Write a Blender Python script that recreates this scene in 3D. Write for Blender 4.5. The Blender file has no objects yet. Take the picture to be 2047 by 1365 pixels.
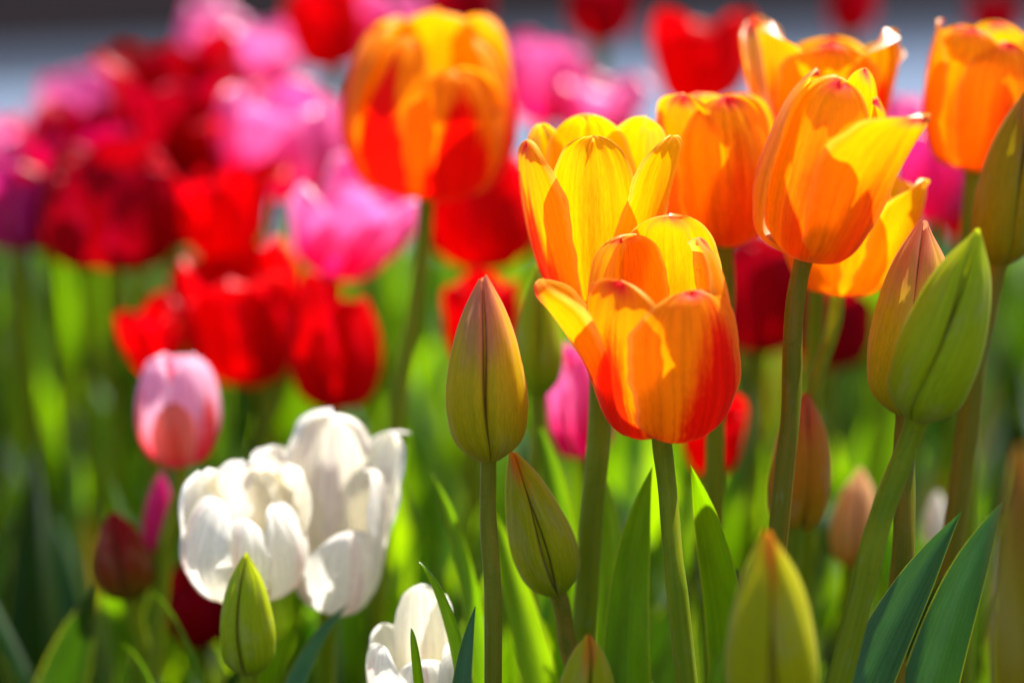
import bpy, math, random
import numpy as np
from mathutils import Vector

R = math.radians
scene = bpy.context.scene

# ------------------------------------------------------------------ camera
PITCH = R(12.0)
CAM_Z = 0.577
LENS = 85.0
FOCUS = 0.85
cam_data = bpy.data.cameras.new("camera")
cam = bpy.data.objects.new("camera", cam_data)
scene.collection.objects.link(cam)
cam.location = (0, 0, CAM_Z)
cam.rotation_euler = (R(90) - PITCH, 0, 0)
cam_data.lens = LENS
cam_data.sensor_width = 36.0
cam_data.clip_start = 0.02
cam_data.clip_end = 2000
cam_data.dof.use_dof = True
cam_data.dof.focus_distance = FOCUS
cam_data.dof.aperture_fstop = 2.8
cam_data.dof.aperture_blades = 0
scene.camera = cam

# ------------------------------------------------------------------ light
SUN_EL, SUN_AZ = 62.0, 38.0          # behind the flowers, a little to the right
world = bpy.data.worlds.new("World")
scene.world = world
world.use_nodes = True
wn = world.node_tree.nodes
wl = world.node_tree.links
bg = wn["Background"]
sky = wn.new("ShaderNodeTexSky")
sky.sky_type = 'NISHITA'
sky.sun_disc = False
sky.sun_elevation = R(SUN_EL)
sky.sun_rotation = R(SUN_AZ)
wl.new(sky.outputs[0], bg.inputs[0])
bg.inputs[1].default_value = 0.085
sl = bpy.data.lights.new("sun", 'SUN')
sun = bpy.data.objects.new("sun", sl)
scene.collection.objects.link(sun)
sl.energy = 5.0
sl.angle = R(0.8)
sl.color = (1.0, 0.95, 0.86)
to_sun = Vector((math.sin(R(SUN_AZ)) * math.cos(R(SUN_EL)), math.cos(R(SUN_AZ)) * math.cos(R(SUN_EL)), math.sin(R(SUN_EL))))
sun.rotation_euler = to_sun.to_track_quat('Z', 'Y').to_euler()
scene.view_settings.view_transform = 'Standard'
scene.view_settings.look = 'None'
scene.view_settings.exposure = 1.36
scene.view_settings.gamma = 1.0
scene.cycles.use_denoising = True
scene.cycles.max_bounces = 10
scene.cycles.diffuse_bounces = 6
scene.cycles.transmission_bounces = 8
scene.cycles.sample_clamp_indirect = 6.0

# ------------------------------------------------------------------ helpers
KPX = 36.0 / LENS / 2047.0
FWD = np.array([0, math.cos(PITCH), -math.sin(PITCH)])
UP = np.array([0, math.sin(PITCH), math.cos(PITCH)])
RIGHT = np.array([1.0, 0, 0])
EYE = np.array([0, 0, CAM_Z])


def at(px, py, D):
    return EYE + D * (FWD + RIGHT * (px - 1023.5) * KPX + UP * (682.5 - py) * KPX)


def mpp(D):
    return D * KPX


def unit(v):
    v = np.asarray(v, float)
    return v / max(1e-9, np.linalg.norm(v))


def herm(xs, ys, x):
    xs = np.asarray(xs, float); ys = np.asarray(ys, float); x = np.asarray(x, float)
    m = np.gradient(ys, xs)
    i = np.clip(np.searchsorted(xs, x, side='right') - 1, 0, len(xs) - 2)
    h = xs[i + 1] - xs[i]
    s = (x - xs[i]) / h
    return ((2 * s**3 - 3 * s**2 + 1) * ys[i] + (s**3 - 2 * s**2 + s) * h * m[i]
            + (-2 * s**3 + 3 * s**2) * ys[i + 1] + (s**3 - s**2) * h * m[i + 1])


def mesh_obj(name, verts, faces, mat, parent=None, uvs=None, smooth=True):
    me = bpy.data.meshes.new(name)
    me.from_pydata([tuple(v) for v in verts], [], faces)
    me.materials.append(mat)
    if uvs is not None:
        lay = me.uv_layers.new(name="UVMap")
        vi = np.empty(len(me.loops), dtype=np.int32)
        me.loops.foreach_get("vertex_index", vi)
        lay.data.foreach_set("uv", np.asarray(uvs, dtype=np.float32)[vi].ravel())
    if smooth:
        me.polygons.foreach_set("use_smooth", [True] * len(me.polygons))
    me.update()
    o = bpy.data.objects.new(name, me)
    scene.collection.objects.link(o)
    if parent is not None:
        o.parent = parent
    return o


def grid_faces(nt, nu, off=0):
    return [(off + i * nu + j, off + i * nu + j + 1, off + (i + 1) * nu + j + 1, off + (i + 1) * nu + j)
            for i in range(nt - 1) for j in range(nu - 1)]


def empty(name, loc, label, cat, group=None):
    o = bpy.data.objects.new(name, None)
    scene.collection.objects.link(o)
    o.empty_display_size = 0.02
    o.location = tuple(loc)
    o["label"] = label
    o["category"] = cat
    if group:
        o["group"] = group
    return o


# ------------------------------------------------------------------ materials
class NG:
    """tiny node-graph writer"""
    def __init__(self, name):
        self.m = bpy.data.materials.new(name)
        self.m.use_nodes = True
        self.t = self.m.node_tree
        self.t.nodes.clear()

    def n(self, typ, **kw):
        nd = self.t.nodes.new(typ)
        for k, v in kw.items():
            setattr(nd, k, v)
        return nd

    def put(self, sock, v):
        if hasattr(v, "links") or hasattr(v, "is_linked"):
            self.t.links.new(v, sock)
        else:
            if isinstance(v, (tuple, list)) and len(v) == 3 and sock.type == 'RGBA':
                v = (*v, 1.0)
            sock.default_value = v

    def math(self, op, a, b=0.0, c=None, clamp=False):
        nd = self.n("ShaderNodeMath", operation=op, use_clamp=clamp)
        self.put(nd.inputs[0], a); self.put(nd.inputs[1], b)
        if c is not None:
            self.put(nd.inputs[2], c)
        return nd.outputs[0]

    def step(self, x, lo, hi):
        nd = self.n("ShaderNodeMapRange", interpolation_type='SMOOTHSTEP')
        self.put(nd.inputs[0], x); self.put(nd.inputs[1], lo); self.put(nd.inputs[2], hi)
        nd.inputs[3].default_value = 0.0; nd.inputs[4].default_value = 1.0
        return nd.outputs[0]

    def mix(self, f, a, b):
        nd = self.n("ShaderNodeMix", data_type='RGBA')
        self.put(nd.inputs[0], f); self.put(nd.inputs[6], a); self.put(nd.inputs[7], b)
        return nd.outputs[2]

    def xyz(self, x, y, z=0.0):
        nd = self.n("ShaderNodeCombineXYZ")
        self.put(nd.inputs[0], x); self.put(nd.inputs[1], y); self.put(nd.inputs[2], z)
        return nd.outputs[0]

    def noise(self, vec, scale=1.0, detail=2.0, rough=0.5):
        nd = self.n("ShaderNodeTexNoise")
        self.put(nd.inputs["Vector"], vec)
        nd.inputs["Scale"].default_value = scale
        nd.inputs["Detail"].default_value = detail
        nd.inputs["Roughness"].default_value = rough
        return nd.outputs[0]

    def uv(self):
        tc = self.n("ShaderNodeUVMap")
        sp = self.n("ShaderNodeSeparateXYZ")
        self.t.links.new(tc.outputs[0], sp.inputs[0])
        return sp.outputs[0], sp.outputs[1]

    def rnd(self):
        return self.n("ShaderNodeObjectInfo").outputs["Random"]

    def leafy(self, col, tcol, trans, rough, spec, bump=None, bstr=0.2, bdist=0.0006):
        d = self.n("ShaderNodeBsdfDiffuse"); self.put(d.inputs[0], col)
        tr = self.n("ShaderNodeBsdfTranslucent"); self.put(tr.inputs[0], tcol)
        ms = self.n("ShaderNodeMixShader"); self.put(ms.inputs[0], trans)
        self.t.links.new(d.outputs[0], ms.inputs[1]); self.t.links.new(tr.outputs[0], ms.inputs[2])
        g = self.n("ShaderNodeBsdfGlossy"); g.inputs["Roughness"].default_value = rough
        g.inputs[0].default_value = (1, 1, 1, 1)
        fr = self.n("ShaderNodeFresnel"); fr.inputs[0].default_value = 1.42
        fac = self.math('MULTIPLY', fr.outputs[0], spec)
        m2 = self.n("ShaderNodeMixShader"); self.put(m2.inputs[0], fac)
        self.t.links.new(ms.outputs[0], m2.inputs[1]); self.t.links.new(g.outputs[0], m2.inputs[2])
        if bump is not None:
            b = self.n("ShaderNodeBump"); b.inputs["Strength"].default_value = bstr
            b.inputs["Distance"].default_value = bdist
            self.put(b.inputs["Height"], bump)
            for s in (d, tr, g):
                self.t.links.new(b.outputs[0], s.inputs["Normal"])
        out = self.n("ShaderNodeOutputMaterial")
        self.t.links.new(m2.outputs[0], out.inputs[0])
        return self.m


def petal_mat(name, edge, mid, inside, base=(0.5, 0.4, 0.02), flame_w=0.55, flame_top=0.75, soft=0.35,
              tip=None, tip_w=0.12, spot=(0.02, 0.02, 0.005), spot_w=0.10, trans=0.5, rim=(0.9, 0.6, 0.1), rim_f=0.5,
              spec=0.16, base_w=0.16, dens=1.0, flame_in=0.25, lowflame=0.0, shift=0.0):
    g = NG(name)
    u, t = g.uv()
    rnd = g.rnd()
    zz = g.math('MULTIPLY', rnd, 37.0)
    a = g.math('ABSOLUTE', g.math('MULTIPLY_ADD', u, 2.0, -1.0))          # 0 at the midrib, 1 at the edge
    streak = g.noise(g.xyz(g.math('MULTIPLY', u, 26.0), g.math('MULTIPLY', t, 1.6), zz), 1.0, 4.0, 0.6)
    fine = g.noise(g.xyz(g.math('MULTIPLY', u, 150.0), g.math('MULTIPLY', t, 22.0), zz), 1.0, 3.0, 0.7)
    cloud = g.noise(g.xyz(g.math('MULTIPLY', u, 3.0), g.math('MULTIPLY', t, 2.6), zz), 1.0, 3.0, 0.55)
    sn = g.math('ADD', g.math('MULTIPLY', g.math('SUBTRACT', streak, 0.5), 0.75), g.math('ADD', g.math('MULTIPLY', g.math('SUBTRACT', fine, 0.5), 0.55), g.math('MULTIPLY', g.math('SUBTRACT', cloud, 0.5), 0.9)))
    # flame: a feathered red blaze up the back of the petal, narrowing to the tip
    w = g.math('MULTIPLY', g.math('SUBTRACT', 1.0, g.math('POWER', g.math('DIVIDE', t, flame_top, clamp=False), 2.2)), flame_w)
    fa = g.math('ABSOLUTE', g.math('MULTIPLY_ADD', u, 2.0, -1.0 - shift)) if shift else a
    dist = g.math('ADD', g.math('SUBTRACT', fa, w), g.math('MULTIPLY', sn, 0.55))
    flame = g.math('SUBTRACT', 1.0, g.step(dist, -soft, soft))
    if lowflame:
        lf = g.math('SUBTRACT', 1.0, g.step(g.math('ADD', t, g.math('MULTIPLY', sn, 0.35)), lowflame - 0.22, lowflame + 0.22))
        flame = g.math('MAXIMUM', flame, lf)
    outside = g.mix(flame, edge, mid)
    inner = g.mix(g.math('MULTIPLY', flame, flame_in), inside, mid)
    geo = g.n("ShaderNodeNewGeometry")
    inner = g.mix(g.math('SUBTRACT', 1.0, g.step(t, spot_w * 0.8, spot_w * 1.4)), inner, spot)
    col = g.mix(geo.outputs["Backfacing"], outside, inner)
    col = g.mix(g.math('SUBTRACT', 1.0, g.step(g.math('ADD', t, g.math('MULTIPLY', sn, 0.10)), 0.02, base_w)), col, base)
    # petals' paler rim, with the sunlit edge highlight put into the colour
    rimm = g.math('MULTIPLY', g.step(g.math('ADD', g.math('MAXIMUM', a, g.math('MULTIPLY_ADD', t, 6.0, -5.0)), g.math('MULTIPLY', sn, 0.10)), 0.86, 1.0), rim_f)
    col = g.mix(rimm, col, rim)
    if tip is not None:
        tm = g.math('MULTIPLY', g.step(g.math('ADD', t, g.math('MULTIPLY', sn, 0.12)), 1.0 - tip_w, 1.0), g.math('SUBTRACT', 1.0, g.step(a, 0.2, 0.85)))
        col = g.mix(tm, col, tip)
    wear = g.noise(g.xyz(g.math('MULTIPLY', u, 14.0), g.math('MULTIPLY', t, 14.0), zz), 1.0, 4.0, 0.7)
    wm = g.math('MULTIPLY', g.step(wear, 0.60, 0.72), g.math('MULTIPLY', g.step(g.math('MAXIMUM', a, g.math('MULTIPLY_ADD', t, 8.0, -7.0)), 0.82, 0.98), 0.55))
    col = g.mix(wm, col, (0.30, 0.10, 0.02))
    # fine mottling along the veins
    val = g.math('MULTIPLY_ADD', g.math('SUBTRACT', fine, 0.5), 0.75, 1.0)
    val = g.math('MULTIPLY', val, g.math('MULTIPLY_ADD', g.math('SUBTRACT', streak, 0.5), 0.8, 1.0))
    vm = g.n("ShaderNodeVectorMath", operation='SCALE')
    g.put(vm.inputs[0], col); g.put(vm.inputs[3], val)
    col = vm.outputs[0]
    hgt = g.math('ADD', g.math('MULTIPLY', streak, 1.0), g.math('MULTIPLY', fine, 0.35))
    return g.leafy(col, col, trans, 0.5, spec, hgt, 0.35, 0.0005)


M = {}
M['orange'] = petal_mat("petal_orange", (0.95, 0.36, 0.001), (0.82, 0.022, 0.001), (0.96, 0.40, 0.001), base=(0.85, 0.30, 0.01),
                        flame_w=0.62, flame_top=0.72, soft=0.24, tip=(0.75, 0.02, 0.03), rim=(1.0, 0.60, 0.08), rim_f=.7, lowflame=0.19, trans=.58)
M['orange_flushed'] = petal_mat("petal_orange_flushed", (0.96, 0.40, 0.001), (0.82, 0.012, 0.001), (0.96, 0.40, 0.001), base=(0.85, 0.22, 0.01),
                        flame_w=0.62, flame_top=0.92, soft=0.22, tip=(0.75, 0.02, 0.03), rim=(1.0, 0.62, 0.10), rim_f=.75, lowflame=0.12, trans=.58, shift=0.30)
M['coral'] = petal_mat("petal_coral", (0.90, 0.24, 0.16), (0.88, 0.12, 0.06), (0.9, 0.3, 0.3), base=(0.80, 0.01, 0.10), rim=(0.95, 0.45, 0.45), base_w=0.4)
M['amber'] = petal_mat("petal_amber", (0.95, 0.39, 0.001), (0.86, 0.10, 0.001), (0.96, 0.44, 0.001), base=(0.8, 0.35, 0.02),
                       flame_w=0.5, flame_top=0.7, soft=0.4, tip=(0.75, 0.02, 0.06), rim=(1.0, 0.56, 0.05), rim_f=.55, trans=.58)
M['yellow'] = petal_mat("petal_yellow", (0.97, 0.50, 0.001), (0.92, 0.25, 0.001), (0.97, 0.56, 0.001), base=(0.85, 0.25, 0.01),
                        flame_w=0.45, flame_top=0.8, soft=0.4, rim=(1.0, 0.65, 0.08), rim_f=0.6, trans=.58)
M['flame'] = petal_mat("petal_flame", (0.95, 0.33, 0.001), (0.80, 0.004, 0.001), (0.96, 0.38, 0.001), base=(0.7, 0.25, 0.02),
                       flame_w=0.74, flame_top=0.88, soft=0.12, rim=(1.0, 0.5, 0.03), rim_f=0.45, trans=.58)
M['red'] = petal_mat("petal_red", (0.78, 0.0008, 0.003), (0.74, 0.0006, 0.001), (0.80, 0.001, 0.002), base=(0.3, 0.004, 0.01), rim=(0.75, 0.003, 0.04), rim_f=0.6, spec=.05)
M['dark'] = petal_mat("petal_dark_red", (0.40, 0.0006, 0.010), (0.34, 0.0004, 0.003), (0.44, 0.0006, 0.005), base=(0.2, 0.003, 0.01), rim=(0.4, 0.004, 0.06), rim_f=0.6, spec=.05)
M['wine'] = petal_mat("petal_wine", (0.60, 0.002, 0.06), (0.42, 0.0006, 0.004), (0.60, 0.002, 0.03), base=(0.2, 0.003, 0.01), rim=(0.7, 0.006, 0.2), rim_f=0.8, spec=.05)
M['pink'] = petal_mat("petal_pink", (0.90, 0.16, 0.46), (0.88, 0.004, 0.17), (0.88, 0.10, 0.38), base=(0.80, 0.008, 0.16), flame_w=0.5, flame_top=0.6,
                      rim=(0.95, 0.6, 0.8), rim_f=0.6, lowflame=0.48, base_w=0.3)
M['magenta'] = petal_mat("petal_magenta", (0.80, 0.03, 0.28), (0.72, 0.008, 0.10), (0.80, 0.05, 0.30), base=(0.6, 0.01, 0.08), rim=(0.9, 0.25, 0.55), rim_f=0.6)
M['rose'] = petal_mat("petal_rose", (0.90, 0.50, 0.66), (0.85, 0.10, 0.10), (0.85, 0.3, 0.45), base=(0.75, 0.01, 0.05), flame_w=0.42, flame_top=0.72, soft=0.15,
                      rim=(0.95, 0.7, 0.8), rim_f=0.7, lowflame=0.42, base_w=0.5)
M['white'] = petal_mat("petal_white", (0.90, 0.88, 0.82), (0.86, 0.68, 0.66), (0.90, 0.85, 0.68), base=(0.65, 0.5, 0.2), flame_w=0.22, flame_top=0.9, soft=0.2,
                       spot=(0.7, 0.45, 0.05), rim=(0.85, 0.83, 0.78), rim_f=0.8, base_w=0.22, trans=0.5)


def bud_mat(name, low, high, flush, flush_t=0.55, flush_s=0.45, trans=0.42, bloom=(0.55, 0.46, 0.20)):
    g = NG(name)
    u, t = g.uv()
    zz = g.math('MULTIPLY', g.rnd(), 37.0)
    a = g.math('ABSOLUTE', g.math('MULTIPLY_ADD', u, 2.0, -1.0))
    streak = g.noise(g.xyz(g.math('MULTIPLY', u, 30.0), g.math('MULTIPLY', t, 2.0), zz), 1.0, 4.0, 0.6)
    fine = g.noise(g.xyz(g.math('MULTIPLY', u, 140.0), g.math('MULTIPLY', t, 18.0), zz), 1.0, 3.0, 0.7)
    cloud = g.noise(g.xyz(g.math('MULTIPLY', u, 3.0), g.math('MULTIPLY', t, 3.0), zz), 1.0, 3.0, 0.55)
    sn = g.math('ADD', g.math('MULTIPLY', g.math('SUBTRACT', streak, 0.5), 0.6), g.math('ADD', g.math('MULTIPLY', g.math('SUBTRACT', fine, 0.5), 0.5), g.math('SUBTRACT', cloud, 0.5)))
    body = g.mix(g.step(g.math('ADD', t, g.math('MULTIPLY', sn, 0.2)), 0.02, 0.5), low, high)
    fl = g.step(g.math('ADD', g.math('ADD', t, g.math('MULTIPLY', a, 0.22)), g.math('MULTIPLY', sn, 0.45)), flush_t, flush_t + flush_s)
    col = g.mix(fl, body, flush)
    col = g.mix(g.math('MULTIPLY', g.step(a, 0.91, 0.985), 0.85), col, (0.11, 0.035, 0.012))
    col = g.mix(g.math('MULTIPLY', g.step(g.math('ADD', cloud, g.math('MULTIPLY', g.math('SUBTRACT', fine, 0.5), 0.5)), 0.50, 0.72), 0.30), col, bloom)
    val = g.math('MULTIPLY', g.math('MULTIPLY_ADD', g.math('SUBTRACT', fine, 0.5), 0.9, 1.0), g.math('MULTIPLY_ADD', g.math('SUBTRACT', streak, 0.5), 0.6, 1.0))
    vm = g.n("ShaderNodeVectorMath", operation='SCALE')
    g.put(vm.inputs[0], col); g.put(vm.inputs[3], val)
    hgt = g.math('ADD', g.math('MULTIPLY', streak, 1.0), g.math('MULTIPLY', fine, 0.3))
    return g.leafy(vm.outputs[0], vm.outputs[0], trans, 0.45, 0.22, hgt, 0.4, 0.0005)


M['bud_olive'] = bud_mat("bud_olive", (0.48, 0.44, 0.004), (0.78, 0.56, 0.008), (0.78, 0.25, 0.12), 0.62)
M['bud_green'] = bud_mat("bud_green", (0.30, 0.42, 0.004), (0.50, 0.58, 0.006), (0.62, 0.46, 0.06), 0.98)
M['bud_lime'] = bud_mat("bud_lime", (0.36, 0.42, 0.004), (0.54, 0.52, 0.005), (0.85, 0.25, 0.004), 0.93, 0.18)
M['bud_rust'] = bud_mat("bud_rust", (0.50, 0.32, 0.004), (0.68, 0.27, 0.008), (0.70, 0.14, 0.04), 0.70)
M['bud_dusk'] = bud_mat("bud_dusk", (0.38, 0.30, 0.003), (0.50, 0.36, 0.004), (0.50, 0.13, 0.01), 0.75)
M['bud_wine'] = bud_mat("bud_wine", (0.20, 0.14, 0.003), (0.34, 0.05, 0.003), (0.40, 0.006, 0.006), 0.50)
M['bud_peach'] = bud_mat("bud_peach", (0.7, 0.32, 0.02), (0.85, 0.48, 0.14), (0.9, 0.55, 0.25), 0.5)


def leaf_mat(name, col, tcol, trans=0.5, edge=(0.45, 0.5, 0.03), spec=0.55):
    g = NG(name)
    u, t = g.uv()
    zz = g.math('MULTIPLY', g.rnd(), 37.0)
    a = g.math('ABSOLUTE', g.math('MULTIPLY_ADD', u, 2.0, -1.0))
    vein = g.noise(g.xyz(g.math('MULTIPLY', u, 34.0), g.math('MULTIPLY', t, 0.8), zz), 1.0, 2.0, 0.5)
    blot = g.noise(g.xyz(g.math('MULTIPLY', u, 3.0), g.math('MULTIPLY', t, 9.0), zz), 1.0, 4.0, 0.6)
    speck = g.noise(g.xyz(g.math('MULTIPLY', u, 40.0), g.math('MULTIPLY', t, 160.0), zz), 1.0, 2.0, 0.5)
    val = g.math('MULTIPLY', g.math('MULTIPLY_ADD', g.math('SUBTRACT', vein, 0.5), 0.8, 1.0), g.math('MULTIPLY_ADD', g.math('SUBTRACT', blot, 0.5), 0.95, 1.0))
    spk = g.math('MULTIPLY', g.step(speck, 0.63, 0.74), 0.5)

    def scl(c):
        vm = g.n("ShaderNodeVectorMath", operation='SCALE')
        g.put(vm.inputs[0], c); g.put(vm.inputs[3], val)
        return vm.outputs[0]
    em = g.step(a, 0.93, 1.0)
    cc = g.mix(em, scl(col), edge)
    cc = g.mix(spk, cc, (0.05, 0.05, 0.01))
    tt = g.mix(em, scl(tcol), (0.7, 0.75, 0.03))
    tt = g.mix(spk, tt, (0.05, 0.05, 0.01))
    hgt = g.math('ADD', vein, g.math('MULTIPLY', speck, 0.5))
    return g.leafy(cc, tt, trans, 0.34, spec, hgt, 0.3, 0.0006)


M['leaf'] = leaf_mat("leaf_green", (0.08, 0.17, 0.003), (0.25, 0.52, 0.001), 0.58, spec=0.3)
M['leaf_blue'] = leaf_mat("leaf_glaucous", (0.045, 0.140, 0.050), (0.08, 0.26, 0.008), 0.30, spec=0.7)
M['leaf_shaded'] = leaf_mat("leaf_shaded", (0.018, 0.048, 0.004), (0.045, 0.125, 0.002), 0.45, spec=0.3)  # same leaf with shade put into its colour, for sides and corners
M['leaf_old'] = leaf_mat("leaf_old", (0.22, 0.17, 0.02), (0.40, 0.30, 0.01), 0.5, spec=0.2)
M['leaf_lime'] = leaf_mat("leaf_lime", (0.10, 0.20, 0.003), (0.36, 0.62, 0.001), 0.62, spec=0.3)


def stem_mat(name, c1, c2):
    g = NG(name)
    u, t = g.uv()
    zz = g.math('MULTIPLY', g.rnd(), 37.0)
    n1 = g.noise(g.xyz(g.math('MULTIPLY', u, 40.0), g.math('MULTIPLY', t, 3.0), zz), 1.0, 3.0, 0.6)
    n2 = g.noise(g.xyz(g.math('MULTIPLY', u, 4.0), g.math('MULTIPLY', t, 5.0), zz), 1.0, 2.0, 0.5)
    col = g.mix(g.step(g.math('ADD', g.math('MULTIPLY', n2, 0.8), g.math('MULTIPLY', n1, 0.4)), 0.4, 0.8), c1, c2)
    n3 = g.noise(g.xyz(g.math('MULTIPLY', u, 9.0), g.math('MULTIPLY', t, 60.0), zz), 1.0, 4.0, 0.7)
    col = g.mix(g.math('MULTIPLY', g.step(n3, 0.55, 0.75), 0.35), col, (0.30, 0.36, 0.16))
    col = g.mix(g.math('MULTIPLY', g.step(n3, 0.42, 0.30), 0.35), col, (0.10, 0.07, 0.01))
    return g.leafy(col, col, 0.25, 0.45, 0.25, n1, 0.3, 0.0004)


M['stem'] = stem_mat("stem_green", (0.17, 0.25, 0.003), (0.30, 0.34, 0.006))
M['stem_brown'] = stem_mat("stem_brown", (0.17, 0.18, 0.004), (0.32, 0.20, 0.012))
M['stem_olive'] = stem_mat("stem_olive", (0.20, 0.21, 0.004), (0.30, 0.27, 0.012))


def rough_mat(name, c1, c2, scale, c3=None, s3=0.4, rough=0.85, bump=0.3):
    g = NG(name)
    tc = g.n("ShaderNodeTexCoord")
    n1 = g.noise(tc.outputs["Object"], scale, 6.0, 0.65)
    col = g.mix(g.step(n1, 0.35, 0.65), c1, c2)
    if c3:
        n2 = g.noise(tc.outputs["Object"], s3, 2.0, 0.5)
        col = g.mix(g.step(n2, 0.4, 0.65), col, c3)
    p = g.n("ShaderNodeBsdfPrincipled")
    g.put(p.inputs["Base Color"], col)
    p.inputs["Roughness"].default_value = rough
    p.inputs["Specular IOR Level"].default_value = 0.0
    b = g.n("ShaderNodeBump"); b.inputs["Strength"].default_value = bump; b.inputs["Distance"].default_value = 0.01
    g.put(b.inputs["Height"], n1)
    g.t.links.new(b.outputs[0], p.inputs["Normal"])
    out = g.n("ShaderNodeOutputMaterial")
    g.t.links.new(p.outputs[0], out.inputs[0])
    return g.m


M['soil'] = rough_mat("soil", (0.018, 0.012, 0.008), (0.05, 0.035, 0.022), 40.0)
M['paving'] = rough_mat("paving", (0.10, 0.135, 0.195), (0.14, 0.175, 0.24), 30.0, (0.075, 0.10, 0.155), 0.45)
M['asphalt'] = rough_mat("asphalt", (0.030, 0.040, 0.060), (0.045, 0.055, 0.078), 60.0)
M['asphalt_shaded'] = rough_mat("asphalt_shaded", (0.006, 0.005, 0.006), (0.012, 0.010, 0.011), 60.0)
M['kerb'] = rough_mat("kerbstone", (0.05, 0.065, 0.09), (0.07, 0.085, 0.11), 30.0)

# ------------------------------------------------------------------ setting


def sheet(name, x0, x1, y0, y1, z, mat, nx=1, ny=1, amp=0.0, seed=0):
    rng = np.random.default_rng(seed)
    xs = np.linspace(x0, x1, nx + 1); ys = np.linspace(y0, y1, ny + 1)
    vs = [(x, y, z + (amp * rng.random() if 0 < j < ny and 0 < i < nx else 0)) for j, y in enumerate(ys) for i, x in enumerate(xs)]
    o = mesh_obj(name, vs, grid_faces(ny + 1, nx + 1), mat, smooth=amp > 0)
    o["kind"] = "structure"
    return o


def box(name, x0, x1, y0, y1, z0, z1, mat):
    vs = [(x, y, z) for z in (z0, z1) for y in (y0, y1) for x in (x0, x1)]
    fs = [(0, 2, 3, 1), (4, 5, 7, 6), (0, 1, 5, 4), (2, 6, 7, 3), (0, 4, 6, 2), (1, 3, 7, 5)]
    o = mesh_obj(name, vs, fs, mat, smooth=False)
    o["kind"] = "structure"
    return o


sheet("road", -400, 400, -300, 900, -0.125, M['asphalt'])
SL = 0.42                                     # the street runs off at an angle


def strip(name, c0, c1, z0, z1, mat):
    """a slab between the slanted lines y = c0 + SL*x and y = c1 + SL*x"""
    X = 30
    vs = [(x, c + SL * x, z) for z in (z0, z1) for c in (c0, c1) for x in (-X, X)]
    fs = [(0, 2, 3, 1), (4, 5, 7, 6), (0, 1, 5, 4), (2, 6, 7, 3), (0, 4, 6, 2), (1, 3, 7, 5)]
    o = mesh_obj(name, vs, fs, mat, smooth=False)
    o["kind"] = "structure"
    return o


strip("pavement", -20, 5.85, -0.124, -0.004, M['paving'])
strip("kerb", 5.853, 6.0, -0.124, -0.001, M['kerb'])
strip("road_shade_band", 8.3, 30.0, -0.13, -0.118, M['asphalt_shaded'])  # far band of shade, put into a darker asphalt colour
sheet("soil", -2.2, 2.2, -0.6, 2.75, 0.0, M['soil'], 90, 70, 0.018, 3)

# ------------------------------------------------------------------ builders
TS = [0, .12, .32, .6, .85, 1]
PROF = {
    'cup':    [.14, .62, .92, 1.0, .93, .80],
    'closed': [.14, .64, .96, 1.0, .78, .52],
    'egg':    [.14, .62, .95, 1.0, .72, .30],
    'open':   [.13, .52, .80, 1.0, 1.08, 1.08],
    'splay':  [.13, .50, .80, 1.10, 1.45, 1.68],
    'flare':  [.13, .58, .90, 1.12, 1.42, 1.66],
}


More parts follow.
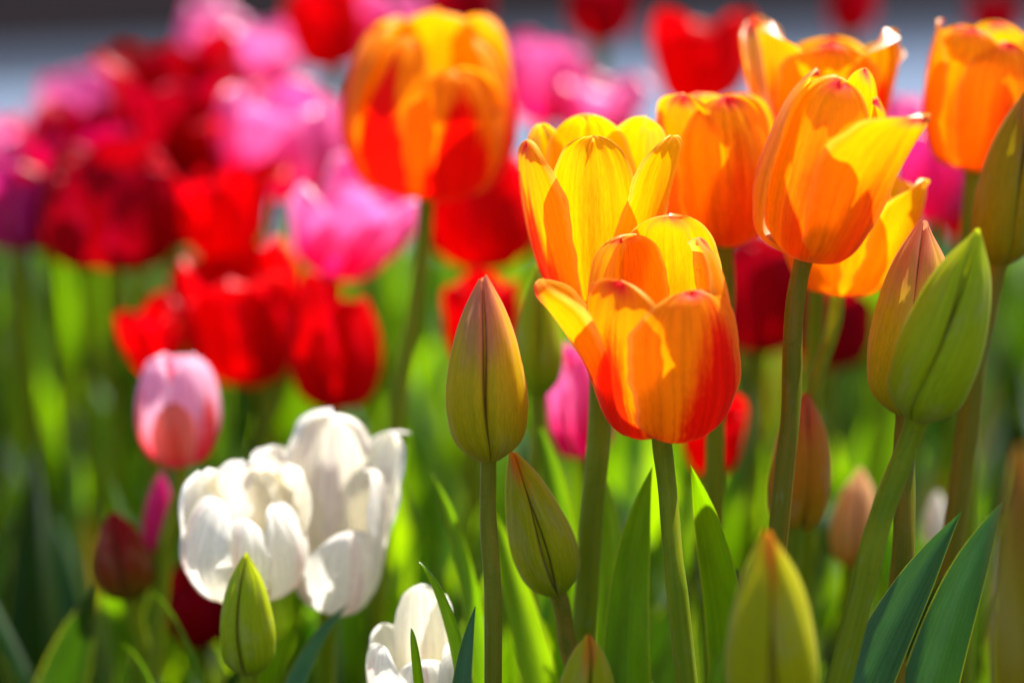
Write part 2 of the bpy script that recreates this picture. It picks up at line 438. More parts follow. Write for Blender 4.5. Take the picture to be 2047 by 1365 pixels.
def petal_points(H, Rb, W, prof, phi, rng, nu, nt, cs=1.0, edge=0.0, skew=0.0, ruffle=1.0, wprof=None, point=0.2, roll=0.10, maxang=1.35, tipout=0.0, rib=1.0):
    s = np.linspace(0, 1, nt)
    t = 1 - (1 - s) ** 1.35
    p = PROF[prof] if isinstance(prof, str) else prof
    z = H * herm(TS, [0, .05, .26, .58, .86, 1], t)
    r = Rb * herm(TS, p, t)
    r = r + tipout * Rb * np.clip((t - .85) / .15, 0, 1) ** 2
    dz = np.gradient(z, t); dr = np.gradient(r, t)
    ln = np.hypot(dz, dr) + 1e-9
    nr, nz = -dz / ln, dr / ln                      # towards the axis
    wp = herm(TS, wprof or [.34, .66, .92, 1.0, .95, .88], t)
    tip = np.clip((t - .5) / .5, 0, 1)
    wp = wp * np.sqrt(np.clip(1 - tip ** (3.9 - 1.7 * point), 0, 1))
    w = W * np.maximum(wp, 0.004)
    Rc = cs * Rb * herm(TS, [.42, .75, .95, 1.0, .98, .95], t)
    u = np.linspace(-1, 1, nu)
    ph = rng.uniform(0, 6.28, 8)
    U, T = np.meshgrid(u, t)
    # petal edges are not a clean arc: nick and wobble the width a little
    wob = 1 + 0.035 * ruffle * np.sin(9 * T + ph[0] + 2.5 * np.sign(U)) + 0.02 * ruffle * np.sin(23 * T + ph[1] + 4 * np.sign(U)) + 0.012 * ruffle * np.sin(47 * T + ph[2])
    ww = w[:, None] * (1 + (wob - 1) * np.abs(U) ** 2)
    ang = np.clip(U * ww / Rc[:, None], -maxang, maxang)
    tang = Rc[:, None] * np.sin(ang)
    inn = Rc[:, None] * (1 - np.cos(ang))
    au = np.abs(U)
    inn = inn - edge * W * np.clip((au - .55) / .45, 0, 1) ** 2 * np.clip(T * 1.6 - .3, 0, 1)
    inn = inn + rib * W * (0.035 * np.exp(-(U / .09) ** 2) - 0.02 * np.exp(-(U / .3) ** 2)) * np.clip(T * 3, 0, 1)
    inn = inn + ruffle * W * 0.055 * T * (np.sin(4.2 * U + 3 * T + ph[3]) * .6 + au ** 2 * np.sin(8 * T + ph[4] + 2 * np.sign(U)))
    inn = inn + ruffle * W * 0.012 * np.sin(17 * U + 5 * T + ph[5]) * T
    inn = inn + roll * W * (np.clip((T - .92) / .08, 0, 1) ** 2 + .5 * np.clip((au - .86) / .14, 0, 1) ** 2 * np.clip(T * 2 - .7, 0, 1))
    rr = r[:, None] + nr[:, None] * inn
    zz = z[:, None] + nz[:, None] * inn
    # tip: a small point / dip at the apex
    zz = zz - H * 0.035 * rng.uniform(0.2, 1.0) * np.exp(-(U / .22) ** 2) * np.clip((T - .9) / .1, 0, 1)
    tang = tang + skew * H * T ** 2
    x = rr * math.cos(phi) - tang * math.sin(phi)
    y = rr * math.sin(phi) + tang * math.cos(phi)
    P = np.stack([x, y, zz], -1).reshape(-1, 3)
    uv = np.stack([(U + 1) / 2, T], -1).reshape(-1, 2)
    return P, uv


BUDP = {
    'slim': [.28, .76, 1.0, .87, .48, .10],
    'full': [.30, .80, 1.0, .91, .54, .11],
    'long': [.30, .70, .96, .98, .60, .10],
}


def tepal_points(H, Rb, prof, phi, rng, nu, nt, half=1.07, lift=0.0, twist=0.0):
    s = np.linspace(0, 1, nt)
    t = s
    p = BUDP[prof] if isinstance(prof, str) else prof
    z = H * (t ** 1.15)
    r = Rb * np.maximum(herm(TS, p, t), .03) * (1 + lift)
    u = np.linspace(-1, 1, nu)
    U, T = np.meshgrid(u, t)
    ph = rng.uniform(0, 6.28, 4)
    A = phi + U * half * (1 - .10 * T ** 4) + twist * T + 0.10 * np.sin(5.0 * T + ph[0]) * 1.0
    rr = r[:, None] * (1 + 0.05 * (1 - U ** 2) - 0.17 * np.clip((np.abs(U) - .74) / .26, 0, 1) ** 1.8 + .03 * U)
    rr = rr + Rb * (-0.028 * np.exp(-(U / .10) ** 2) + 0.022 * np.sin(6 * U + 4 * T + ph[1]) * np.sin(3.1 * T)) * np.clip(T * 4, 0, 1)
    x = rr * np.cos(A); y = rr * np.sin(A)
    zz = z[:, None] - H * .02 * np.abs(U) ** 2 * T ** 6
    zz = zz + H * 0.02 * math.sin(ph[2]) * T ** 5
    P = np.stack([x, y, np.broadcast_to(zz, x.shape)], -1).reshape(-1, 3)
    uv = np.stack([(U + 1) / 2, T], -1).reshape(-1, 2)
    return P, uv


def frame(lean, nod, spin=0.0):
    """flower frame: lean to the right (deg), nod towards the camera (deg)"""
    ax = unit([math.tan(R(lean)), -math.tan(R(nod)), 1.0])
    ex = unit(np.array([1.0, 0, 0]) - ax * ax[0])
    ey = np.cross(ax, ex)
    return np.stack([ex, ey, ax], 1), ax


def stem_path(P, ax, Q, G, n=26):
    tot = []
    if Q is None:
        L = np.linalg.norm(P - G)
        pts = [(P, -ax * L * .9, G, np.array([0, 0, -1.0]) * L * .9)]
    else:
        L1 = np.linalg.norm(Q - P); L2 = np.linalg.norm(G - Q)
        tm = unit(unit(Q - P) + unit(G - Q))
        pts = [(P, -ax * L1, Q, tm * L1), (Q, tm * L2, G, unit(unit(G - Q) + [0, 0, -1.0]) * L2)]
    for k, (a, ta, b, tb) in enumerate(pts):
        s = np.linspace(0, 1, n)[(0 if k == 0 else 1):, None]
        tot.append((2 * s**3 - 3 * s**2 + 1) * a + (s**3 - 2 * s**2 + s) * ta + (-2 * s**3 + 3 * s**2) * b + (s**3 - s**2) * tb)
    return np.concatenate(tot)


def tube(path, rad, ns=14):
    path = np.asarray(path); n = len(path)
    tg = np.gradient(path, axis=0)
    vs, uv = [], []
    side = np.array([1.0, 0, 0])
    for i in range(n):
        d = unit(tg[i]); side = unit(side - d * side.dot(d)); b = np.cross(d, side)
        for j in range(ns + 1):
            a = 2 * math.pi * j / ns
            k = rad[i] * (1 + 0.03 * math.sin(3 * a + i * .2))
            vs.append(path[i] + k * (math.cos(a) * side + math.sin(a) * b)); uv.append((j / ns, i / n))
    return np.array(vs), grid_faces(n, ns + 1), uv


def leaf_points(G, Mp, T, W, roll=0.0, fold=0.5, nu=9, nt=30, tm=0.55, wave=0.07, rng=None, wprof=None, curl=0.0):
    tm = float(np.clip(np.linalg.norm(Mp - G) / (np.linalg.norm(Mp - G) + np.linalg.norm(T - Mp)), .3, .8))
    C = (Mp - (1 - tm) ** 2 * G - tm ** 2 * T) / (2 * tm * (1 - tm))
    s = np.linspace(0, 1, nt); t = 1 - (1 - s) ** 1.25
    tt = t[:, None]
    P = (1 - tt) ** 2 * G + 2 * tt * (1 - tt) * C + tt ** 2 * T
    tg = 2 * (1 - tt) * (C - G) + 2 * tt * (T - C)
    w = W * np.maximum(herm([0, .2, .45, .7, .9, 1], wprof or [.5, .85, 1, .84, .44, .0], t), 0.004)
    u = np.linspace(-1, 1, nu)
    vs, uv = [], []
    ph = rng.uniform(0, 6.28) if rng is not None else 0
    for i in range(nt):
        d = unit(tg[i])
        s0 = unit(np.cross(d, [0, -1.0, 0.25]))
        nrm = np.cross(s0, d)                     # towards +y (away) when roll is 0
        rl = roll + curl * t[i]
        side = math.cos(rl) * s0 + math.sin(rl) * nrm
        nn = np.cross(side, d)
        for uu in u:
            a = abs(uu)
            off = w[i] * (math.sin(fold) * (0.35 * a + 0.65 * a ** 2)) + wave * W * a * a * math.sin(7 * t[i] + ph + uu)
            vs.append(P[i] + side * w[i] * uu * math.cos(fold * .8) + nn * off)
            uv.append(((uu + 1) / 2, t[i]))
    return np.array(vs), uv


def add_leaf(root, G, Mp, T, W, mat='leaf', label=None, **kw):
    nu, nt = kw.get('nu', 9), kw.get('nt', 30)
    vs, uv = leaf_points(np.asarray(G, float), np.asarray(Mp, float), np.asarray(T, float), W, **kw)
    o = mesh_obj("leaf", vs - np.array(root.location), grid_faces(nt, nu), M[mat], root, uv)
    return o


SEED = [11]


def plant(kind, label, cat, base, D, lean=0, nod=0, stem=None, stemD=None, srad=20, smat='stem', leaves=(), auto=2, group=None, name=None):
    """root, stem and leaves of one tulip; returns root, flower base, frame"""
    SEED[0] += 1
    rng = np.random.default_rng(SEED[0])
    P = at(base[0], base[1], D)
    F, ax = frame(lean, nod)
    Q = None
    if stem is not None:
        Q = at(stem[0], stem[1], stemD or D)
        Q = np.array(Q)
        d = unit(Q - P)
        if d[2] > -0.2:
            d[2] = -0.2
        ext = d * (Q[2] / -d[2])
        G = np.array([Q[0] + .6 * ext[0], Q[1] + .6 * ext[1], 0.0])
        if Q[2] < 0.03:
            Q = None
    else:
        G = np.array([P[0] - ax[0] * P[2] * .7 + rng.normal(0, .008), P[1] - ax[1] * P[2] * .7 + rng.normal(0, .008), 0.0])
    root = empty(name or ("tulip_bud" if kind == 'bud' else "tulip"), G, label, cat, group)
    path = stem_path(P + ax * 0.0015, ax, Q, G + np.array([0, 0, -0.006]))
    n = len(path)
    r0 = srad * mpp(D) 
    rad = r0 * (1 + 0.22 * np.linspace(0, 1, n))
    rad[:3] = r0 * np.array([1.18, 1.06, 1.0])
    k = np.linspace(0, 1, n)
    amp = np.sin(np.pi * np.clip(k * 1.05 - .05, 0, 1))[:, None] * .0016
    p1, p2 = rng.uniform(0, 6.28, 2)
    path = path + amp * np.stack([np.sin(7 * k + p1), np.cos(6 * k + p2), 0 * k], 1)
    rad = rad * (1 + .035 * np.sin(11 * k + p1) + .02 * np.sin(29 * k + p2))
    vs, fs, uv = tube(path, rad)
    mesh_obj("stem", vs - G, fs, M[smat], root, uv)
    for lf in leaves:
        tip, tD, mid, mD, wpx = lf[:5]
        kw = dict(lf[5]) if len(lf) > 5 else {}
        mat = kw.pop('mat', 'leaf')
        st = path[min(n - 1, int(n * .93))]
        add_leaf(root, st, at(mid[0], mid[1], mD), at(tip[0], tip[1], tD), wpx * mpp(mD), mat, rng=rng, **kw)
    for k in range(auto):
        a = rng.uniform(0, 6.28)
        ht = P[2] * rng.uniform(.45, .72) if D > .99 else min(.235, P[2] * rng.uniform(.4, .6))
        sp = rng.uniform(.03, .09)
        T = G + np.array([math.cos(a) * sp, math.sin(a) * sp, ht])
        Mp = G + np.array([math.cos(a) * sp * .35, math.sin(a) * sp * .35, ht * .58])
        add_leaf(root, path[int(n * .93)], Mp, T, rng.uniform(.012, .021), rng.choice(['leaf', 'leaf', 'leaf_lime', 'leaf_blue'] if base[0] > 620 else ['leaf', 'leaf_shaded', 'leaf_shaded', 'leaf_shaded']), roll=rng.uniform(0, 3.14), fold=rng.uniform(.3, .8), nu=7, nt=18, wave=.15, rng=rng)  # left-hand plants mostly get leaves with shade painted into the colour
    return root, P, F, G, rng


def tulip(label, col, base, D, H=None, width=None, style='cup', lean=0, nod=0, petals=None, phi0=None, res=1, drop=(), jit=1.0, ragged=0.0, **kw):
    root, P, F, G, rng = plant('flower', label, 'tulip', base, D, lean, nod, **kw)
    m = mpp(D)
    if petals is None:
        petals = []
        p0 = phi0 if phi0 is not None else rng.uniform(0, 120)
        for k in range(6):
            if k in drop:
                continue
            outer = k % 2 == 0
            petals.append(dict(phi=p0 + 60 * k + jit * rng.normal(0, 5), H=H * (1 + jit * rng.uniform(-.09, .05)) * (1 if outer else .99),
                               R=width / 2 * (1.0 if outer else .90), W=width / 2 * rng.uniform(.86, 1.0), prof=style,
                               edge=rng.uniform(-.02, .14) * (1 + ragged), skew=rng.normal(0, .03 + .05 * ragged) * jit, tipout=rng.uniform(-.1, .1) * jit + ragged * rng.uniform(-.1, .5),
                               ruffle=1 + 1.5 * ragged, point=rng.uniform(.1, .9) if ragged else .2))
            if ragged:
                petals[-1]['H'] *= rng.uniform(.82, 1.06); petals[-1]['R'] *= rng.uniform(.9, 1.22)
    nu, nt = (25, 40) if res else (13, 18)
    for p in petals:
        p = dict(p)
        pm = M[p.pop('mat', col)]
        phi = R(p.pop('phi')); Hh = p.pop('H') * m; Rr = p.pop('R') * m; W = p.pop('W') * m; prof = p.pop('prof')
        pts, uv = petal_points(Hh, Rr, W, prof, phi, rng, nu, nt, **p)
        mesh_obj("petal", pts @ F.T + P - G, grid_faces(nt, nu), pm, root, uv)
    return root


def bud(label, col, base, D, H, width, prof='slim', lean=0, nod=0, phi0=90, twist=0.0, split=0.0, res=1, **kw):
    root, P, F, G, rng = plant('bud', label, 'tulip bud', base, D, lean, nod, **kw)
    m = mpp(D)
    nu, nt = (27, 44) if res else (13, 20)
    for k in range(3):
        pts, uv = tepal_points(H * m, width / 2 * m, prof, R(phi0 + 120 * k), rng, nu, nt, twist=twist)
        mesh_obj("petal", pts @ F.T + P - G, grid_faces(nt, nu), M[col], root, uv)
    # the inner whorl fills the bud
    for k in range(3):
        pts, uv = tepal_points(H * m * .97, width / 2 * m * .77, prof, R(phi0 + 60 + 120 * k), rng, 13, 20)
        mesh_obj("petal", pts @ F.T + P - G, grid_faces(20, 13), M[col], root, uv)
    return root


# ------------------------------------------------------------------ the sharp tulips
tulip("open orange and red tulip with one petal splayed away, on a bare green stem", 'orange', (1322, 866), .85, lean=-2, nod=8,
      stem=(1362, 1180), srad=19, smat='stem', auto=0,
      petals=[
          dict(phi=76, H=425, R=152, W=118, prof='cup', edge=.06, point=-.2),
          dict(phi=130, H=394, R=146, W=130, prof='cup', edge=.05, point=-.3),
          dict(phi=6, H=408, R=142, W=112, prof=[.14, .62, .94, 1.0, .84, .60], edge=-.05),
          dict(phi=186, H=325, R=150, W=96, prof='splay', cs=.58, edge=-.10, point=0),
          dict(phi=-138, H=352, R=142, W=128, prof='cup', edge=.02, rib=1.6, point=-.3),
          dict(phi=-62, H=338, R=158, W=150, prof=[.14, .66, .95, 1.0, .90, .76], edge=.03, point=-.5, mat='orange_flushed'),
      ],
      leaves=[((1380, 928), .86, (1440, 1120), .88, 62, dict(roll=.5, fold=.55)),
              ((1305, 932), .88, (1262, 1180), .89, 62, dict(roll=.25, fold=.4, mat='leaf'))])

tulip("tall amber tulip leaning over with one broad petal reaching out, red at its tip", 'amber', (1606, 520), .84, lean=13, nod=5,
      stem=(1568, 900), srad=18.5, smat='stem_brown', auto=0,
      petals=[
          dict(phi=60, H=398, R=100, W=62, prof='closed', point=1.2),
          dict(phi=118, H=372, R=112, W=98, prof='closed'),
          dict(phi=4, H=352, R=112, W=84, prof='closed', edge=.12),
          dict(phi=168, H=380, R=130, W=100, prof=[.14, .68, 1.0, 1.0, .82, .60], edge=.1),
          dict(phi=-118, H=380, R=108, W=100, prof=[.14, .64, .96, 1.0, .84, .62], edge=.03, point=-.2),
          dict(phi=-48, H=358, R=122, W=140, prof=[.13, .60, .93, 1.10, 1.33, 1.50], cs=1.0, edge=.02, point=-.3, roll=.04),
      ])

tulip("yellow tulip with upright petals and a red-edged side petal, behind the open orange one", 'yellow', (1205, 645), .895, lean=-2, nod=5,
      stem=(1180, 1000), srad=22, auto=0,
      leaves=[((1070, 835), .96, (1118, 1010), .95, 42, dict(roll=.4, fold=.5)), ((1206, 930), .93, (1226, 1130), .92, 44, dict(roll=.3, fold=.5, mat='leaf_lime'))],
      petals=[
          dict(phi=100, H=400, R=125, W=105, prof='open'),
          dict(phi=150, H=395, R=135, W=105, prof='open'),
          dict(phi=42, H=398, R=130, W=110, prof='open'),
          dict(phi=-158, H=388, R=146, W=112, prof='open', mat='orange'),
          dict(phi=-98, H=405, R=118, W=98, prof=[.13, .55, .84, 1.0, 1.0, .92], rib=2.2, edge=.1),
          dict(phi=-32, H=392, R=124, W=100, prof=[.13, .5, .8, 1.05, 1.28, 1.40], cs=.85, edge=.03, point=-.2),
      ])

bud("slender olive bud flushed pink, its dark seam facing out, on a straight stem", 'bud_olive', (976, 918), .85, 378, 158, 'slim', lean=-1.5, nod=2, phi0=100, twist=-.28,
    stem=(977, 1200), srad=16, smat='stem_olive', auto=0,
    leaves=[((950, 1212), .84, (925, 1400), .84, 36, dict(roll=.4, fold=.5, mat='leaf_blue')),
            ((838, 1122), .87, (905, 1235), .87, 30, dict(roll=.7, fold=.6))])

bud("pointed green bud leaning out over a pinkish one", 'bud_green', (1832, 838), .825, 405, 160, 'full', lean=14.5, nod=6, phi0=62, twist=.30,
    stem=(1720, 1180), srad=23, smat='stem', auto=0,
    leaves=[((1923, 1022), .85, (1780, 1260), .85, 74, dict(roll=.25, fold=.45, mat='leaf_blue'))])
bud("olive and pink bud with a parting tip, half hidden by the leaning green bud", 'bud_olive', (1812, 826), .865, 388, 168, 'full', lean=3, nod=2, phi0=66, twist=.15,
    stem=(1795, 1150), srad=21, smat='stem_brown', auto=0,
    leaves=[((2006, 1000), .87, (1905, 1230), .87, 74, dict(roll=.3, fold=.5, mat='leaf_blue')),
            ((1925, 1110), .9, (1830, 1290), .9, 30, dict(roll=.9, fold=.6, mat='leaf_shaded'))])
bud("lime bud tipped aslant with an orange edge, below the slender olive bud", 'bud_lime', (1116, 1186), .88, 312, 124, 'slim', lean=-17, nod=3, phi0=92, twist=.1,
    stem=(1150, 1330), srad=17, smat='stem_brown', auto=0,
    leaves=[((985, 1010), .93, (1050, 1230), .92, 48, dict(roll=.3, fold=.35, mat='leaf_lime')), ((1300, 1275), .90, (1240, 1350), .90, 26, dict(roll=.8, fold=.6))])
bud("green bud with an orange tip rising from the bottom edge of the picture", 'bud_lime', (1165, 1500), .825, 262, 118, 'full', lean=2, nod=8, phi0=100,
    srad=18, auto=0)
bud("large blurred green bud with a brown fold and an orange tip, close to the viewer", 'bud_lime', (1545, 1480), .775, 450, 176, 'full', lean=-3, nod=6, phi0=88,
    srad=24, auto=0,
    leaves=[((1450, 1290), .80, (1425, 1400), .80, 24, dict(roll=.6, fold=.5))])
bud("very blurred brownish bud cut off by the picture's edge beside the dark leaves", 'bud_dusk', (2062, 1500), .66, 620, 160, 'slim', lean=-4, nod=0, phi0=80,
    srad=22, auto=0)
bud("blurred brown-green bud high at the picture's edge", 'bud_dusk', (1992, 528), .91, 345, 128, 'full', lean=7, nod=2, phi0=100,
    stem=(1945, 800), srad=20, smat='stem_brown', auto=1)
bud("rust orange bud standing behind a thick stem", 'bud_rust', (1588, 1062), .935, 290, 120, 'full', lean=3, nod=2, phi0=100, srad=17, auto=2)
bud("soft beige blurred bud low behind the leaning stem", 'bud_peach', (1700, 1130), 1.02, 200, 92, 'full', lean=4, srad=15, auto=2)
bud("blurred green bud between the slender olive bud and the open orange tulip", 'bud_green', (1075, 790), .96, 268, 92, 'slim', lean=0, phi0=95, srad=15, auto=2, stem=(1070, 1000))
bud("lone green bud with an orange tip in front of the white tulips", 'bud_green', (498, 1345), .895, 250, 104, 'full', lean=0, nod=3, phi0=75, srad=16, auto=0,
    leaves=[((700, 1205), .93, (610, 1330), .92, 30, dict(roll=.4, fold=.5, mat='leaf_blue')), ((300, 1178), .97, (385, 1300), .95, 11, dict(roll=.8, fold=.6)), ((240, 1285), .96, (300, 1360), .95, 8, dict(roll=.6, fold=.5))])
bud("wine red bud with a green streak in the dark leaves", 'bud_wine', (262, 1195), 1.0, 180, 110, 'full', lean=-10, srad=15, auto=0)

bud("narrow crimson pink bud hanging low beneath the rose pink tulip", 'magenta', (312, 1105), 1.03, 165, 58, 'full', lean=5, srad=13, auto=1, res=0)
bud("pale cream bud, small and blurred behind the dark slanting leaves", 'white', (1866, 1095), 1.05, 118, 46, 'full', lean=2, srad=12, auto=1, res=0)

# ------------------------------------------------------------------ the softer orange tulips
tulip("closed amber tulip blurred between the yellow one and the leaning one", 'amber', (1447, 490), .93, 318, 238, [.14, .64, .96, 1.0, .90, .74], lean=-7, nod=5, phi0=-75, stem=(1440, 800), srad=17, auto=1)
tulip("ragged open orange tulip at the back, over the leaning amber one", 'orange', (1645, 335), .965, 288, 255, 'open', lean=0, nod=6, phi0=-95, srad=17, auto=1, ragged=.5)
tulip("wide open yellow-orange tulip low behind the leaning amber one", 'yellow', (1674, 588), .925, 262, 235, [.13, .6, .95, 1.2, 1.32, 1.34], lean=4, nod=3, phi0=-30, stem=(1642, 760), srad=15, auto=1)
tulip("orange tulip cut off by the picture's edge above the brown-green bud", 'amber', (1945, 342), .955, 300, 225, 'cup', lean=3, nod=4, phi0=-70, stem=(1940, 600), srad=17, auto=1)
tulip("big orange tulip flamed with red, blurred above the slender bud", 'flame', (852, 390), 1.03, 375, 345, 'closed', lean=3, nod=7, stem=(800, 800), srad=16, auto=2,
      petals=[
          dict(phi=84, H=358, R=165, W=130, prof=[.14,.64,.96,1.0,.86,.70], point=.5),
          dict(phi=140, H=345, R=162, W=130, prof=[.14,.64,.96,1.0,.88,.72], point=.5),
          dict(phi=32, H=362, R=165, W=130, prof=[.14,.64,.96,1.0,.88,.74], point=.4),
          dict(phi=-172, H=345, R=172, W=105, prof='closed', edge=.12),
          dict(phi=-125, H=338, R=158, W=112, prof='closed', edge=.1, point=.6),
          dict(phi=-66, H=290, R=166, W=120, prof='cup', edge=.12, point=.6),
          dict(phi=-10, H=330, R=168, W=95, prof='closed', edge=.1),
      ])

# ------------------------------------------------------------------ white tulips
tulip("round white tulip with a cream blush, behind the lone green bud", 'white', (495, 1182), .935, lean=2, nod=12, srad=17, auto=1,
      petals=[
          dict(phi=100, H=262, R=128, W=110, prof='closed', ruffle=2.0),
          dict(phi=160, H=250, R=130, W=105, prof='cup', ruffle=1.6),
          dict(phi=45, H=240, R=118, W=95, prof='open', ruffle=2.2),
          dict(phi=-150, H=232, R=130, W=115, prof='closed', ruffle=1.6),
          dict(phi=-95, H=205, R=122, W=70, prof='closed', ruffle=1.4),
          dict(phi=-25, H=218, R=118, W=80, prof='closed', ruffle=1.8),
      ])
tulip("white tulip with two tall ragged petals standing above a low one", 'white', (656, 1214), .95, lean=3, nod=6, srad=17, auto=1,
      petals=[
          dict(phi=95, H=375, R=98, W=108, prof='open', ruffle=3.2, point=-.9, edge=.3),
          dict(phi=40, H=352, R=108, W=98, prof=[.13, .5, .8, 1.0, 1.15, 1.25], ruffle=3.2, point=-.9, skew=-.06, edge=.35),
          dict(phi=152, H=312, R=92, W=90, prof=[.13, .5, .8, 1.05, 1.4, 1.6], ruffle=3.0, point=-.4, edge=.3),
          dict(phi=5, H=300, R=108, W=85, prof='cup', ruffle=2.0),
          dict(phi=-58, H=200, R=108, W=98, prof='cup', ruffle=1.6),
          dict(phi=-140, H=130, R=70, W=50, prof='open', ruffle=1.6),
      ])
tulip("small white tulip half hidden by thin leaves at the bottom edge", 'white', (845, 1440), .90, lean=-3, nod=6, srad=16, auto=0,
      petals=[
          dict(phi=80, H=270, R=60, W=62, prof='open', ruffle=1.6),
          dict(phi=30, H=255, R=70, W=60, prof='open', ruffle=1.4),
          dict(phi=150, H=190, R=90, W=75, prof='open'),
          dict(phi=-150, H=190, R=105, W=80, prof='cup'),
          dict(phi=-80, H=170, R=95, W=80, prof='cup'),
          dict(phi=-20, H=185, R=95, W=75, prof='cup'),
      ],
      leaves=[((822, 1255), .86, (835, 1330), .86, 16, dict(roll=.3, fold=.5)),
              ((862, 945), .94, (935, 1130), .93, 34, dict(roll=.7, fold=.5, mat='leaf'))])

# ------------------------------------------------------------------ red, pink and dark tulips of the far rows
FAR = [
    ("scarlet tulip with a squared top against the grey paving", 'red', (1390, 215), 1.18, 205, 180, [.13, .55, .85, 1.0, 1.0, .98], 0),
    ("dark crimson tulip hanging at the top edge over the gap of paving", 'dark', (1200, 88), 1.30, 170, 132, 'cup', 0),
    ("dark tulip at the top edge above the ragged orange tulip", 'dark', (1700, 75), 1.42, 150, 95, 'cup', 2),
    ("scarlet tulip cut off by the top edge beside a pale pink one", 'red', (668, 140), 1.25, 200, 135, 'cup', -6),
    ("dark red tulip peeping above the flamed orange tulip", 'dark', (925, 100), 1.22, 160, 115, 'cup', 0),
    ("faint crimson tulip at the top edge, farthest along the row of orange ones", 'dark', (1985, 85), 1.5, 110, 95, 'cup', 0),
    ("tall red tulip with a peaked top in the red and pink cluster", 'dark', (350, 380), 1.20, 285, 225, 'open', 2),
    ("red tulip edged with magenta under a pale pink bloom, by the picture's edge", 'wine', (160, 450), 1.17, 235, 200, 'open', 0),
    ("crimson tulip low at the picture's edge, beside the deep wine one", 'dark', (95, 500), 1.15, 215, 190, 'open', -3),
    ("bright red tulip between the peaked red one and the broad pink one", 'red', (425, 400), 1.19, 215, 185, 'open', 10),
    ("wine red tulip wedged behind the forked red one", 'dark', (340, 500), 1.17, 190, 190, 'open', -6),
    ("deep wine tulip, lowest of the dark ones in the red cluster", 'dark', (225, 535), 1.12, 260, 240, 'cup', 2),
    ("crimson tulip squeezed between the peaked red one and the deep wine one", 'red', (270, 470), 1.22, 210, 190, 'open', -4),
    ("red tulip with a forked top just over the largest red tulip", 'red', (440, 520), 1.12, 190, 175, 'open', 6),
    ("largest red tulip, a full cup hanging over the green", 'red', (518, 765), 1.10, 305, 236, [.14,.60,.9,1.0,.98,.92], -9),
    ("red tulip closed like an egg beside the largest red one", 'red', (666, 815), 1.05, 272, 160, 'closed', 1),
    ("small red tulip showing orange inside, above the rose pink one", 'red', (308, 745), 1.06, 140, 122, 'open', 0),
    ("red tulip hanging under the flamed orange tulip", 'red', (955, 535), 1.10, 255, 205, 'closed', 3),
    ("red tulip directly behind the slender olive bud", 'red', (965, 735), 1.06, 180, 135, 'cup', 3),
    ("red tulip split by a stem under the open orange tulip", 'red', (1420, 945), 1.02, 155, 118, 'cup', 3),
    ("dark red tulip in the gap beneath the closed amber tulip", 'dark', (1520, 705), 1.12, 230, 175, 'cup', 0),
    ("dark wine tulip under the wide open yellow-orange tulip", 'dark', (1655, 735), 1.15, 180, 160, 'cup', 0),
    ("crimson tulip behind the brown-green bud and the orange tulips", 'dark', (1930, 480), 1.15, 200, 140, 'cup', 0),
    ("dark red tulip low behind the lone green bud", 'dark', (405, 1290), 1.05, 150, 120, 'closed', 0),
    ("pale pink tulip leaning over the peaked red one, highest of the pinks", 'pink', (425, 225), 1.32, 225, 200, 'open', 26),
    ("pale pink tulip behind the red tulip edged with magenta", 'pink', (155, 310), 1.34, 175, 155, 'cup', 0),
    ("broad pink tulip between the peaked red one and the flamed orange one", 'pink', (560, 395), 1.16, 215, 215, 'cup', 4),
    ("pink tulip tucked against the flamed orange tulip's flank", 'pink', (668, 420), 1.20, 235, 140, 'cup', 2),
    ("pink tulip with a bright bottom drooping towards the egg-shaped red one", 'pink', (655, 550), 1.08, 230, 190, 'open', 24),
    ("pale pink tulip at the top edge behind the flamed orange tulip", 'pink', (765, 150), 1.28, 180, 150, 'cup', 0),
    ("pale pink tulip beside the flamed orange tulip, in front of the paving", 'pink', (1085, 250), 1.22, 170, 145, 'cup', 4),
    ("second pale pink tulip by the paving, over the yellow tulip", 'pink', (1190, 300), 1.22, 145, 150, 'open', 0),
    ("faded pink tulip at the picture's edge above a magenta one", 'pink', (10, 360), 1.34, 130, 115, 'cup', 0),
    ("magenta tulip at the picture's edge in the red cluster", 'magenta', (45, 500), 1.14, 200, 165, 'open', 0),
    ("pink bloom peeping between the leaning amber tulip and the orange one", 'pink', (1805, 300), 1.15, 115, 95, 'closed', 0),
    ("magenta tulip behind the leaning amber tulip's outstretched petal", 'magenta', (1860, 445), 1.10, 195, 145, 'cup', 0),
    ("pink tulip low behind the splayed petal of the open orange tulip", 'pink', (1165, 915), 1.0, 235, 118, 'closed', -6),
]
for lab, col, base, D, H, wd, st, lean in FAR:
    D = .85 + (D - .85) * 1.20
    tulip(lab, col, base, D, H, wd, st, lean=lean, nod=4, res=0, srad=13, auto=3 if D > 1.0 else 1, jit=1.3, ragged=.9 if st == 'open' else .35)
tulip("rose pink tulip with a coral heart, alone over the dark leaves", 'rose', (360, 925), 1.0, 225, 160, 'closed', lean=0, nod=3, srad=14, auto=2, stem=(338, 1100),
      petals=[
          dict(phi=80, H=215, R=78, W=72, prof='closed'),
          dict(phi=150, H=222, R=80, W=75, prof='closed'),
          dict(phi=25, H=222, R=80, W=75, prof='closed'),
          dict(phi=-150, H=222, R=82, W=80, prof='closed'),
          dict(phi=-35, H=228, R=82, W=84, prof='closed'),
          dict(phi=-88, H=150, R=92, W=46, prof=[.14, .64, .96, 1.0, .95, .9], point=1.2, mat='coral'),
      ])

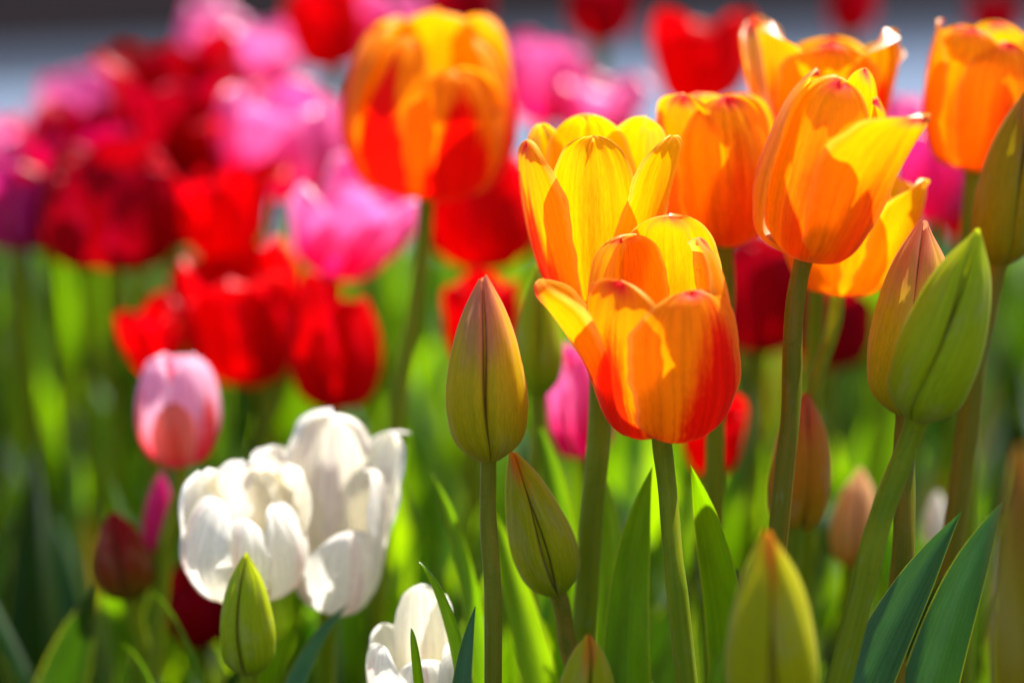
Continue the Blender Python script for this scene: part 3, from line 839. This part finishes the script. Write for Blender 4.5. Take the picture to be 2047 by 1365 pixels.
# ------------------------------------------------------------------ massed foliage
def foliage():
    rng = np.random.default_rng(77)
    V, Fc, UV = {}, {}, {}
    keys = ['leaf', 'leaf_lime', 'leaf_shaded', 'leaf_blue', 'leaf_old']
    allv, allf, alluv, mi = [], [], [], []
    off = 0
    made = 0
    while made < 2050:
        back = 850 < made <= 1800
        D = rng.uniform(.95, 1.35) if made > 1800 else rng.uniform(1.5, 2.62) if back else rng.uniform(.97, 2.55)
        hw = D * 0.212 * 1.3
        x = rng.uniform(-hw, hw) if made <= 1800 else rng.uniform(-.09, .14) * D
        y = D * math.cos(PITCH) + rng.uniform(-.02, .05)
        if back:
            h = at(0, rng.uniform(300 if x < -.12 * D else (370 if x < -.01 * D else 440), 640), D)[2] + rng.uniform(-.02, .02)
        else:
            h = rng.uniform(.13, .30)
        if h < .05:
            continue
        a = rng.uniform(0, 6.28); sp = rng.uniform(.01, .09)
        G = np.array([x, y, 0.0]); T = G + np.array([math.cos(a) * sp, math.sin(a) * sp, h])
        d = T - EYE
        dep = d.dot(FWD)
        py = 682.5 - d.dot(UP) / dep / KPX
        px = 1023.5 + d[0] / dep / KPX
        lim = rng.uniform(440, 620) if not back else (230 if px < 330 else 290 if px < 720 else 400)
        if dep < 1.0:
            lim = 900
        if py < lim:
            continue
        Mp = G + (T - G) * [.35, .35, .58]
        lit = math.exp(-((px - 1000) / 520) ** 2)  # painted shading: brighter leaf colours mid-frame, darker ones towards the sides
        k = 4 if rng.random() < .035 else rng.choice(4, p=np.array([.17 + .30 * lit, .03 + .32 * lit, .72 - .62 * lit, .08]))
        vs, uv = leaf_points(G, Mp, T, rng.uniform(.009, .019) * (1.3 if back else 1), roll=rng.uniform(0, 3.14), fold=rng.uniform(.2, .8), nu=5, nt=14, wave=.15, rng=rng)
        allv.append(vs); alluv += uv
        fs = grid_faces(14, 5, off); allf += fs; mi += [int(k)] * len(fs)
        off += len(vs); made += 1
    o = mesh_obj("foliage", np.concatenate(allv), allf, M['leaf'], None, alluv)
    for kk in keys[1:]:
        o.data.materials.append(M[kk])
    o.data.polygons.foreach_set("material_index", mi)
    o["kind"] = "stuff"
    o["label"] = "massed green tulip leaves filling the flower bed between the blooms"
    o["category"] = "foliage"


foliage()
